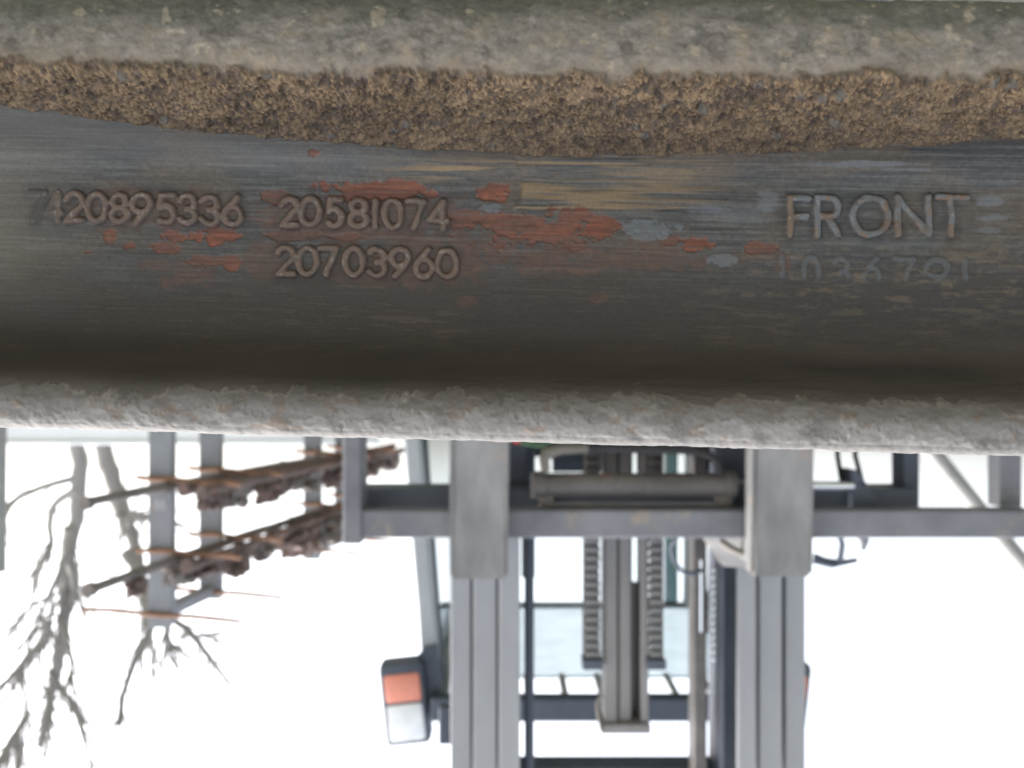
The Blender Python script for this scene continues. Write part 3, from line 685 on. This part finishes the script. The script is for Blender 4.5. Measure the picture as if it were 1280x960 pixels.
# leaf chains, one block per link
for (pa, pb) in ((730, 751), (811, 830)):
    c0_ = None
    bk = MB().box((X((pa + pb) / 2, 1.65) + (0.006 if pa < 780 else -0.006) - 0.012, 1.668, 0.6), (X((pa + pb) / 2, 1.65) + (0.006 if pa < 780 else -0.006) + 0.012, 1.672, Z(826, 1.65)))
    ch_ = bk.build('lift_chain', M['chain'], fl)
    for k in range(26):
        py = 545 + 10.9 * k
        if c0_ is None:
            m = MB(); z_ = Z(py, 1.65)
            xa, xb = X(pb - 1, 1.65), X(pa + 1, 1.65)
            m.box((xa, 1.645, z_ - 0.0078), (xb, 1.667, z_ + 0.0078), 0.0035)
            c0_ = m.build('chain_link', M['chain'], ch_); z00 = z_
        else: copy_part(c0_, ch_, (0.0006 * math.sin(k * 1.7), 0, Z(py, 1.65) - z00))
    MB().box((X(pb + 2, 1.65), 1.64, Z(823, 1.65)), (X(pa - 2, 1.65), 1.68, Z(836, 1.65)), 0.003).build('chain_anchor', M['dark'], fl)

# cab / overhead guard
rf, rr2 = 2.15, 3.10
hz = Z(878, rf)                                     # roof underside
def bar(a, b, w, dd, name, material, parent=fl):
    a, b = Vector(a), Vector(b); m = MB(); t = (b - a).normalized()
    u = Vector((1, 0, 0)); u = (u - t * u.dot(t)).normalized(); v = t.cross(u)
    mt = Matrix(((u.x, v.x, t.x, a.x), (u.y, v.y, t.y, a.y), (u.z, v.z, t.z, a.z), (0, 0, 0, 1)))
    m.box((-w / 2, -dd / 2, 0), (w / 2, dd / 2, (b - a).length), 0.006, mtx=mt); return m.build(name, material, parent)
for sgn in (1, -1):
    bar((FC + sgn * 0.535, 2.06, 0.95), (FC + sgn * 0.47, 2.26, hz + 0.02), 0.045, 0.06, 'front_pillar', M['cab'])
    bar((FC + sgn * 0.455, 3.12, 0.9), (FC + sgn * 0.445, 3.12, hz + 0.02), 0.05, 0.06, 'rear_pillar', M['cab'])
    MB().box((FC + sgn * 0.46 - 0.03, rf + 0.06, hz), (FC + sgn * 0.46 + 0.03, rr2, hz + 0.06), 0.008).build('roof_side_rail', M['cab'], fl)
    # side glass
    MB().prism([(FC + sgn * 0.52, 2.13, 1.12), (FC + sgn * 0.46, 2.29, hz - 0.01), (FC + sgn * 0.45, 3.08, hz - 0.01), (FC + sgn * 0.46, 3.08, 1.12)], (0.005 * sgn, 0, 0)).build('side_window', M['glass'], fl)
    bar((FC + sgn * 0.515, 2.16, 1.0), (FC + sgn * 0.455, 2.33, hz), 0.02, 0.035, 'window_frame', M['dark'])
MB().box((FC - 0.47, rf, hz - 0.012), (FC + 0.47, rf + 0.04, hz + 0.055), 0.008).build('roof_front_beam', M['dark'], fl)
MB().box((FC - 0.45, rf + 0.042, hz - 0.005), (FC + 0.45, rf + 0.055, hz + 0.03), 0.004).build('roof_edge_strip', M['brass'], fl)
MB().box((FC - 0.43, rr2, hz), (FC + 0.43, rr2 + 0.05, hz + 0.05), 0.006).build('roof_rear_beam', M['cab'], fl)
# roof panel and, in front of it, the slotted strip: ribs with open gaps
MB().box((FC - 0.43, rf + 0.235, hz + 0.012), (FC + 0.43, rr2, hz + 0.022)).build('roof_panel', M['roofglass'], fl)
rib0 = None
for k in range(9):
    x = FC - 0.415 + 0.1035 * k
    if rib0 is None: rib0 = MB().box((x - 0.011, rf + 0.056, hz + 0.005), (x + 0.011, rf + 0.24, hz + 0.03), 0.006).build('roof_rib', M['cab'], fl); x00 = x
    else: copy_part(rib0, fl, (x - x00, 0, 0))
# rear screen
MB().box((FC - 0.43, 3.125, 1.15), (FC + 0.43, 3.13, hz), 0).build('rear_window', M['clearglass'], fl)
bar((FC - 0.37, 3.12, 1.1), (FC - 0.37, 3.12, hz), 0.05, 0.03, 'rear_window_frame', M['glass'])
# lamps on the guard
for sgn in (1, -1):
    dl = 2.16
    cx = FC + (0.54 if sgn > 0 else -0.492)
    rot = Matrix.Translation(Vector((cx, dl, Z(884, dl)))) @ Matrix.Rotation(sgn * R(-6), 4, 'Y')
    m = MB(); m.box((-0.062, 0, -0.118), (0.062, 0.075, 0.108), 0.016, mtx=rot)
    lp = m.build('work_lamp', M['dark'], fl, smooth=40)
    m = MB(); m.box((-0.050, -0.006, -0.092), (0.050, 0.02, -0.012), 0.011, mtx=rot); m.build('amber_lens', M['amber'], lp, smooth=40)
    m = MB(); m.box((-0.050, -0.006, -0.010), (0.050, 0.02, 0.094), 0.011, mtx=rot); m.build('clear_lens', M['clear'], lp, smooth=40)
    m = MB(); m.prism([(cx - sgn * 0.02, dl + 0.03, Z(832, dl)), (cx - sgn * 0.05, dl + 0.03, Z(815, dl)), (cx - sgn * 0.085, dl + 0.03, Z(812, dl)), (cx - sgn * 0.10, dl + 0.03, Z(858, dl)), (cx - sgn * 0.05, dl + 0.03, Z(884, dl))], (0, 0.02, 0))
    m.build('lamp_bracket', M['dark'], fl)
# small mirror beside the mast
MB().box((X(565, 2.0), 2.0, Z(884, 2.0)), (X(548, 2.0), 2.03, Z(932, 2.0)), 0.006).build('mirror', M['dark'], fl)
# truck body below
MB().box((FC - 0.52, 2.0, 0.28), (FC + 0.52, 2.16, 1.24), 0.03).build('cowl', M['body'], fl)
MB().box((FC - 0.5, 2.16, 1.10), (FC + 0.5, 2.34, 1.29), 0.03).build('dashboard', M['dark'], fl)
MB().box((FC - 0.55, 2.16, 0.28), (FC + 0.55, 3.2, 0.50), 0.03).build('chassis', M['dark'], fl)
MB().box((FC - 0.54, 2.62, 0.50), (FC + 0.54, 3.2, 0.92), 0.04).build('hood', M['body'], fl)
MB().box((FC - 0.55, 3.2, 0.2), (FC + 0.55, 3.75, 1.02), 0.12).build('counterweight', M['dark'], fl)
MB().box((FC - 0.24, 2.62, 0.92), (FC + 0.24, 3.06, 1.02), 0.03).build('seat_cushion', M['rubber'], fl)
MB().box((FC - 0.22, 2.98, 1.02), (FC + 0.22, 3.08, 1.44), 0.03).build('seat_back', M['rubber'], fl)
sw = MB()
ring = [Vector((FC + 0.17 * math.cos(a), 2.46 + 0.12 * math.sin(a), 1.36 + 0.12 * math.sin(a) * 0.6)) for a in [2 * math.pi * k / 28 for k in range(29)]]
sw.tube(ring, 0.014, 8, caps=False).tube([(FC, 2.36, 1.2), (FC, 2.46, 1.36)], 0.02, 10).tube([(FC - 0.165, 2.46, 1.36), (FC + 0.165, 2.46, 1.36)], 0.01, 8)
sw.build('steering_wheel', M['rubber'], fl, smooth=50)
for sgn in (1, -1):
    for (yy, rr_, ww) in ((2.02, 0.31, 0.2), (3.35, 0.24, 0.17)):
        xo = FC + sgn * 0.56 if yy < 3 else FC + sgn * 0.47
        prof_w = [(-ww / 2, rr_ * .6), (-ww / 2, rr_ * .93), (-ww / 2 + .025, rr_), (ww / 2 - .025, rr_), (ww / 2, rr_ * .93), (ww / 2, rr_ * .6)]
        m = MB(); m.tube([(xo + a, yy, rr_) for a, _ in prof_w], [b for _, b in prof_w], 32)
        wh = m.build('wheel', M['rubber'], fl, smooth=40)
        MB().tube([(xo + sgn * (ww / 2 - .02), yy, rr_), (xo + sgn * (ww / 2 + .006), yy, rr_)], rr_ * 0.55, 24).build('rim', M['cab'], wh, smooth=40)
MB().box((FC - 0.4, 1.92, 0.26), (FC + 0.4, 2.01, 0.42), 0.01).build('drive_axle', M['dark'], fl)

# ------------------------------------------------------------------ storage rack on the left: two U portals with bar arms
rk_top = 0.305 * 3.6 + CZ
portals = [((X(200, 3.6), 3.6), (X(262, 4.0), 4.0)), ((X(390, 5.0), 5.0), (X(428, 5.4), 5.4))]
rack = root('storage_rack', (1.4, 4.4, 0), 'tall grey steel bar rack with rusty rod arms holding scrap', 'rack')
levels = (0.43, 0.755, 1.04)
for pi_, ((ax_, ay_), (bx_, by_)) in enumerate(portals):
    w = 0.105
    for j, (x, y) in enumerate(((ax_, ay_), (bx_, by_))):
        m = MB()       # channel post, open towards the rear
        m.box((x - w / 2, y, 0), (x + w / 2, y + 0.008, rk_top if j == 0 else rk_top - 0.02), 0.002)
        m.box((x - w / 2, y + 0.009, 0), (x - w / 2 + 0.007, y + 0.05, rk_top - 0.02), 0.001)
        m.box((x + w / 2 - 0.007, y + 0.009, 0), (x + w / 2, y + 0.05, rk_top - 0.02), 0.001)
        po = m.build('post', M['rack'], rack)
        # chalk mark on the post
        m = MB(); zc_ = CZ + 0.53 if j == 0 else CZ + 0.55
        for dx_ in (-0.014, 0.012):
            for dz_ in (0, 0.024):
                ringp = [Vector((x + dx_ + 0.009 * math.cos(a), y - 0.003, zc_ + dz_ + 0.011 * math.sin(a))) for a in [2 * math.pi * k / 12 for k in range(13)]]
                m.tube(ringp, 0.0022, 5, caps=False)
        m.build('chalk_mark', M['chalk'], po)
    bar((ax_, ay_ + 0.03, rk_top - 0.06), (bx_, by_ + 0.03, rk_top - 0.06), 0.07, 0.05, 'top_rail', M['rack'], rack)
    bar((ax_, ay_ + 0.03, 0.06), (bx_, by_ + 0.03, 0.06), 0.07, 0.05, 'base_rail', M['rack'], rack)
    for li, lv in enumerate(levels):
        for (x, y, s_) in ((ax_, ay_, 1), (bx_, by_, 1)):
            a = Vector((x + 0.34 if li == 2 else x + 0.10, y - 0.012, CZ + lv - 0.012 - (0.02 if li == 2 else 0))); b = Vector((x - 0.37, y - 0.012, CZ + lv + 0.022))
            nz_ = [a.lerp(b, k / 6) + Vector((0, 0, 0.004 * math.sin(k * 2.1 + li))) for k in range(7)]
            MB().tube(nz_, [0.0115] * 6 + [0.010], 8).build('arm_rod', M['rust'], rack, smooth=50)
# scrap bars, shafts and lumps lying along the rack
def along(t, off, z):   # t 0 = first portal .. 1 = second portal
    x = 1.60 + (1.27 - 1.60) * t; y = 3.55 + (4.97 - 3.55) * t
    return Vector((x - 0.23 + off * 0.9, y + off * 0.2 - 0.02, z))
rng = random.Random(11)
def shaft(t0, t1, off, z, r, material, label, name='rusty_shaft', cat='scrap shaft', flanges=True, dz=0.0):
    a, b = along(t0, off, z), along(t1, off, z + dz)
    n = 14; pts = []; rs = []
    for k in range(n):
        t = k / (n - 1); pts.append(a.lerp(b, t) + Vector((0, 0, 0.006 * math.sin(3 * t + off * 20))))
        rs.append(r * (0.9 + 0.25 * rng.random()))
    o = MB().tube(pts, rs, 10).build(name, material, None, smooth=60)
    tag(o, label, cat, 'scrap on the steel rack')
    if flanges:
        d = (b - a).normalized()
        for p, q in ((a, 0.03), (a.lerp(b, 0.22), 0.02), (a.lerp(b, 0.7), 0.025)):
            f = MB().tube([p, p + d * q], r * 1.4, 14); f.build('flange', material, o, smooth=40)
    return o
L1, L2 = CZ + levels[0], CZ + levels[1]
shaft(-0.33, 1.15, 0.20, L1 + 0.035, 0.019, M['scrapg'], 'long grey brown shaft sticking out furthest on the lower rack arms')
shaft(-0.02, 1.7, 0.08, L1 + 0.037, 0.021, M['scrap'], 'thick rusty shaft beside the long grey one on the lower arms')
shaft(-0.05, 1.75, -0.05, L1 + 0.036, 0.02, M['scrap'], 'rusty shaft at the inner ends of the lower rack arms', dz=0.01)
shaft(-0.35, 1.2, 0.16, L2 + 0.037, 0.021, M['scrapg'], 'long grey brown shaft with hub end on the upper rack arms')
shaft(-0.04, 1.25, 0.04, L2 + 0.039, 0.023, M['scrap'], 'thick dark rusty shaft lying on the upper rack arms')
def lump(c, r, material, label, name='scrap_casting', cat='scrap casting'):
    bm = bmesh.new(); bmesh.ops.create_icosphere(bm, subdivisions=4, radius=1)
    ph = [rng.uniform(0, 6.28) for _ in range(6)]
    sc_ = (rng.uniform(.7, 1.2), rng.uniform(.8, 1.5), rng.uniform(.6, .95))
    for v in bm.verts:
        n = v.co.normalized()
        k = 1 + 0.42 * math.sin(4 * n.x + ph[0]) * math.sin(5 * n.z + ph[1]) + 0.28 * math.sin(9 * n.y + ph[2]) * math.sin(8 * n.x + ph[3]) + 0.12 * math.sin(17 * n.z + ph[4]) * math.sin(15 * n.y + ph[5])
        q = n * k
        q = Vector((max(-.95, min(.95, q.x)), max(-1.1, min(1.1, q.y)), max(-.75, min(1.0, q.z))))
        v.co = Vector((q.x * sc_[0], q.y * sc_[1], q.z * sc_[2])) * r
    m = MB(); m.bm.free(); m.bm = bm
    zmin = min(v.co.z for v in bm.verts)
    bmesh.ops.translate(bm, verts=bm.verts, vec=Vector(c) + Vector((0, 0, -zmin)))
    o = m.build(name, material, None, smooth=35)
    tag(o, label, cat, 'scrap on the steel rack')
    hb = MB(); d = Vector((0.2, -1, 0.25)).normalized(); cc = Vector(c) + Vector((0, 0, -zmin))
    hb.tube([cc, cc + d * r * 0.95], r * 0.42, 14).tube([cc + d * r * 0.9, cc + d * r * 1.05], r * 0.2, 10); hb.build('hub', material, o, smooth=40)
    return o
desc = ['rusty brown casting', 'grey brown cast housing', 'reddish rusted lump of iron', 'dark knobbly casting']
for k, (t, off, lv, r) in enumerate(((0.10, 0.05, L1, .085), (0.3, 0.13, L1, .10), (0.42, 0.02, L1, .095), (0.55, 0.13, L1, .105), (0.68, 0.03, L1, .1), (0.8, 0.12, L1, .1), (0.92, 0.02, L1, .11), (1.06, 0.08, L1, .1), (1.2, 0.0, L1, .09),
                                    (1.34, 0.06, L1, .095), (1.5, 0.02, L1, .09), (1.62, 0.06, L1, .07),
  (-0.16, 0.16, L2, .05), (0.02, 0.14, L2, .065), (0.12, 0.1, L2, .075), (0.24, 0.07, L2, .08), (0.4, 0.06, L2, .07), (0.62, 0.08, L2, .10), (0.76, 0.1, L2, .12), (0.9, 0.06, L2, .125), (1.04, 0.1, L2, .10))):
    lvl = 'lower' if lv == L1 else 'upper'
    lump(along(t, off, lv + 0.056), r * 0.92, M['scrapg'] if k % 3 == 1 else M['scrap'], '%s heaped on the %s rack shafts' % ('knobbly grey brown casting with a hub' if k % 3 == 1 else 'knobbly dark rusty casting with a hub', lvl))
# pale concrete pole at the edge and a second rack post further off
pl_ = MB().tube([(X(0, 6.0), 6.0, 0), (X(0, 6.0), 6.0, Z(715, 6.0))], [0.05, 0.042], 14).build('fence_post', M['pole'], None, smooth=50)
tag(pl_, 'pale grey round post standing alone beside the rack and trees', 'post')

# ------------------------------------------------------------------ white wall behind the rack
wl = root('white_wall', (X(120, 9.5), 9.5, 0), 'low white painted wall standing in front of the bare trees', 'wall')
MB().box((1.6, 9.5, 0), (9.5, 9.62, Z(556, 9.5) - 0.05), 0.01).build('wall_body', M['white'], wl)
MB().box((1.57, 9.46, Z(556, 9.5) - 0.05), (9.53, 9.66, Z(556, 9.5)), 0.01).build('coping', M['white'], wl)

# ------------------------------------------------------------------ leaning strut pole on the right
up_ = root('utility_pole', (X(1420, 4.2), 4.2, 0), 'grey steel pole with a slanting brace tube beside the forklift', 'pole')
MB().tube([(X(1420, 4.2), 4.2, 0), (X(1420, 4.2), 4.2, 4.2)], [0.09, 0.075], 18).build('pole', M['pole'], up_, smooth=50)
a = P(1170, 571, 4.2); b = P(1284, 712, 4.2); dv = (b - a)
base = a - dv * (a.z / dv.z); top = a + dv * ((X(1420, 4.2) - a.x) / dv.x)
MB().tube([base, top], 0.045, 14).build('brace', M['pole'], up_, smooth=50)

# ------------------------------------------------------------------ bare trees
def tree(name, d, trunk, branches, seed, label, twigs=26):
    rg = random.Random(seed)
    t0 = P(*trunk[0][:2], d); gb = Vector((t0.x, d, 0))
    rt = root(name, gb, label, 'tree', 'bare trees behind the white wall')
    def W(p, k, j): 
        q = P(p[0], p[1], d); q.y += j * (k ** 1.2); return q
    m = MB()
    pts = [gb] + [W(p, i, 0.05) for i, p in enumerate(trunk)]
    rs = [trunk[0][2] / F * d / 2 * 1.25] + [p[2] / F * d / 2 * 1.15 for p in trunk]
    def smooth(pts, rs, n=4):
        op, orr = [], []
        for i in range(len(pts) - 1):
            a = pts[max(i - 1, 0)]; b = pts[i]; c = pts[i + 1]; e = pts[min(i + 2, len(pts) - 1)]
            for k in range(n):
                t = k / n
                q = 0.5 * ((2 * b) + (c - a) * t + (2 * a - 5 * b + 4 * c - e) * t * t + (3 * b - a - 3 * c + e) * t ** 3)
                q = q + Vector((rg.uniform(-1, 1), rg.uniform(-1, 1), 0)) * rs[i] * 0.14
                op.append(q); orr.append((rs[i] * (1 - t) + rs[i + 1] * t) * rg.uniform(0.94, 1.08))
        op.append(pts[-1]); orr.append(rs[-1]); return op, orr
    a, b = smooth(pts, rs); m.tube(a, b, 9); m.build('trunk', M['bark'], rt, smooth=60)
    crown = MB(); lines = [list(zip(a, b))[len(a) // 3:]]
    for bi, br_ in enumerate(branches):
        j = rg.uniform(-0.25, 0.25)
        pts = [W(p, i, j) for i, p in enumerate(br_)]; rs = [p[2] / F * d / 2 * 1.8 for p in br_]
        a, b = smooth(pts, rs, 3); crown.tube(a, b, 6); lines.append(list(zip(a, b)))
    for k in range(twigs):
        ln2 = rg.choice(lines); i = rg.randrange(1, len(ln2)); p, r = ln2[i]; pd_ = ln2[i][0] - ln2[i - 1][0]
        if r < 0.002: continue
        dr = (pd_.normalized() + Vector((rg.uniform(-1, 1), rg.uniform(-1, 1), rg.uniform(-.2, .7)))).normalized()
        L = rg.uniform(0.4, 1.3); pts = [p]; q = p
        for s_ in range(5):
            dr = (dr + Vector((rg.uniform(-.35, .35), rg.uniform(-.35, .35), rg.uniform(-.1, .35)))).normalized(); q = q + dr * L / 5; pts.append(q)
        r0_ = min(r * 0.5, 0.017); crown.tube(pts, [r0_ * (1 - 0.13 * i2) for i2 in range(6)], 5)
    crown.build('crown', M['bark'], rt, smooth=60)
    return rt
tree('bare_tree', 11.0, [(96, 540, 17), (98, 590, 17), (90, 650, 15), (74, 700, 16), (70, 745, 15), (62, 795, 14), (50, 845, 13), (36, 890, 11), (22, 935, 10), (14, 960, 9)],
     [[(94, 598, 5), (62, 607, 4.5), (38, 622, 4), (16, 645, 3)], [(96, 612, 6), (64, 632, 5), (52, 660, 5), (48, 690, 4), (24, 722, 3.5), (10, 750, 2.5)],
      [(88, 660, 9), (80, 690, 8), (86, 730, 6), (74, 770, 6)], [(92, 668, 5), (90, 700, 4.5), (82, 740, 3.5), (76, 780, 3)],
      [(62, 790, 6), (40, 815, 5), (22, 830, 4), (4, 868, 3)], [(60, 800, 6), (46, 815, 4), (30, 838, 3), (8, 868, 2)], [(72, 752, 3), (54, 776, 3), (40, 800, 2)],
      [(62, 838, 5), (80, 862, 4), (98, 885, 3.5), (110, 915, 3), (122, 950, 2)], [(74, 774, 4), (96, 800, 3), (112, 822, 2.5), (128, 834, 3)], [(56, 858, 3), (70, 880, 2.5), (78, 905, 2), (82, 930, 1.6)],
      [(72, 742, 3), (48, 752, 3), (28, 765, 2.8), (14, 780, 2.5), (0, 795, 2)], [(36, 888, 5), (24, 920, 4), (16, 945, 4)], [(22, 920, 5), (18, 940, 6), (8, 965, 4)]], 5, 'taller grey bare tree with a gnarled forked trunk beyond the wall', 260)
tree('bare_tree', 12.5, [(128, 545, 18), (136, 590, 19), (150, 640, 18), (160, 680, 14), (165, 710, 10), (163, 745, 7), (168, 790, 5), (172, 830, 4), (170, 868, 2.5)],
     [[(160, 690, 11), (176, 712, 9), (190, 738, 8), (206, 775, 7), (194, 810, 5), (190, 840, 4.5), (194, 868, 4)], [(206, 770, 5), (224, 790, 5), (234, 820, 4.5), (240, 850, 4.5), (246, 880, 3.5), (250, 908, 2.5)],
      [(164, 705, 6), (172, 728, 5), (176, 745, 4), (168, 770, 3)], [(152, 650, 6), (172, 648, 5), (190, 655, 4)], [(226, 795, 3), (240, 800, 2.5), (256, 804, 2)], [(206, 780, 3), (210, 800, 4), (212, 806, 3)],
      [(150, 640, 5), (160, 656, 4), (172, 640, 3)]], 9, 'thinner grey bare tree leaning towards the rack', 160)
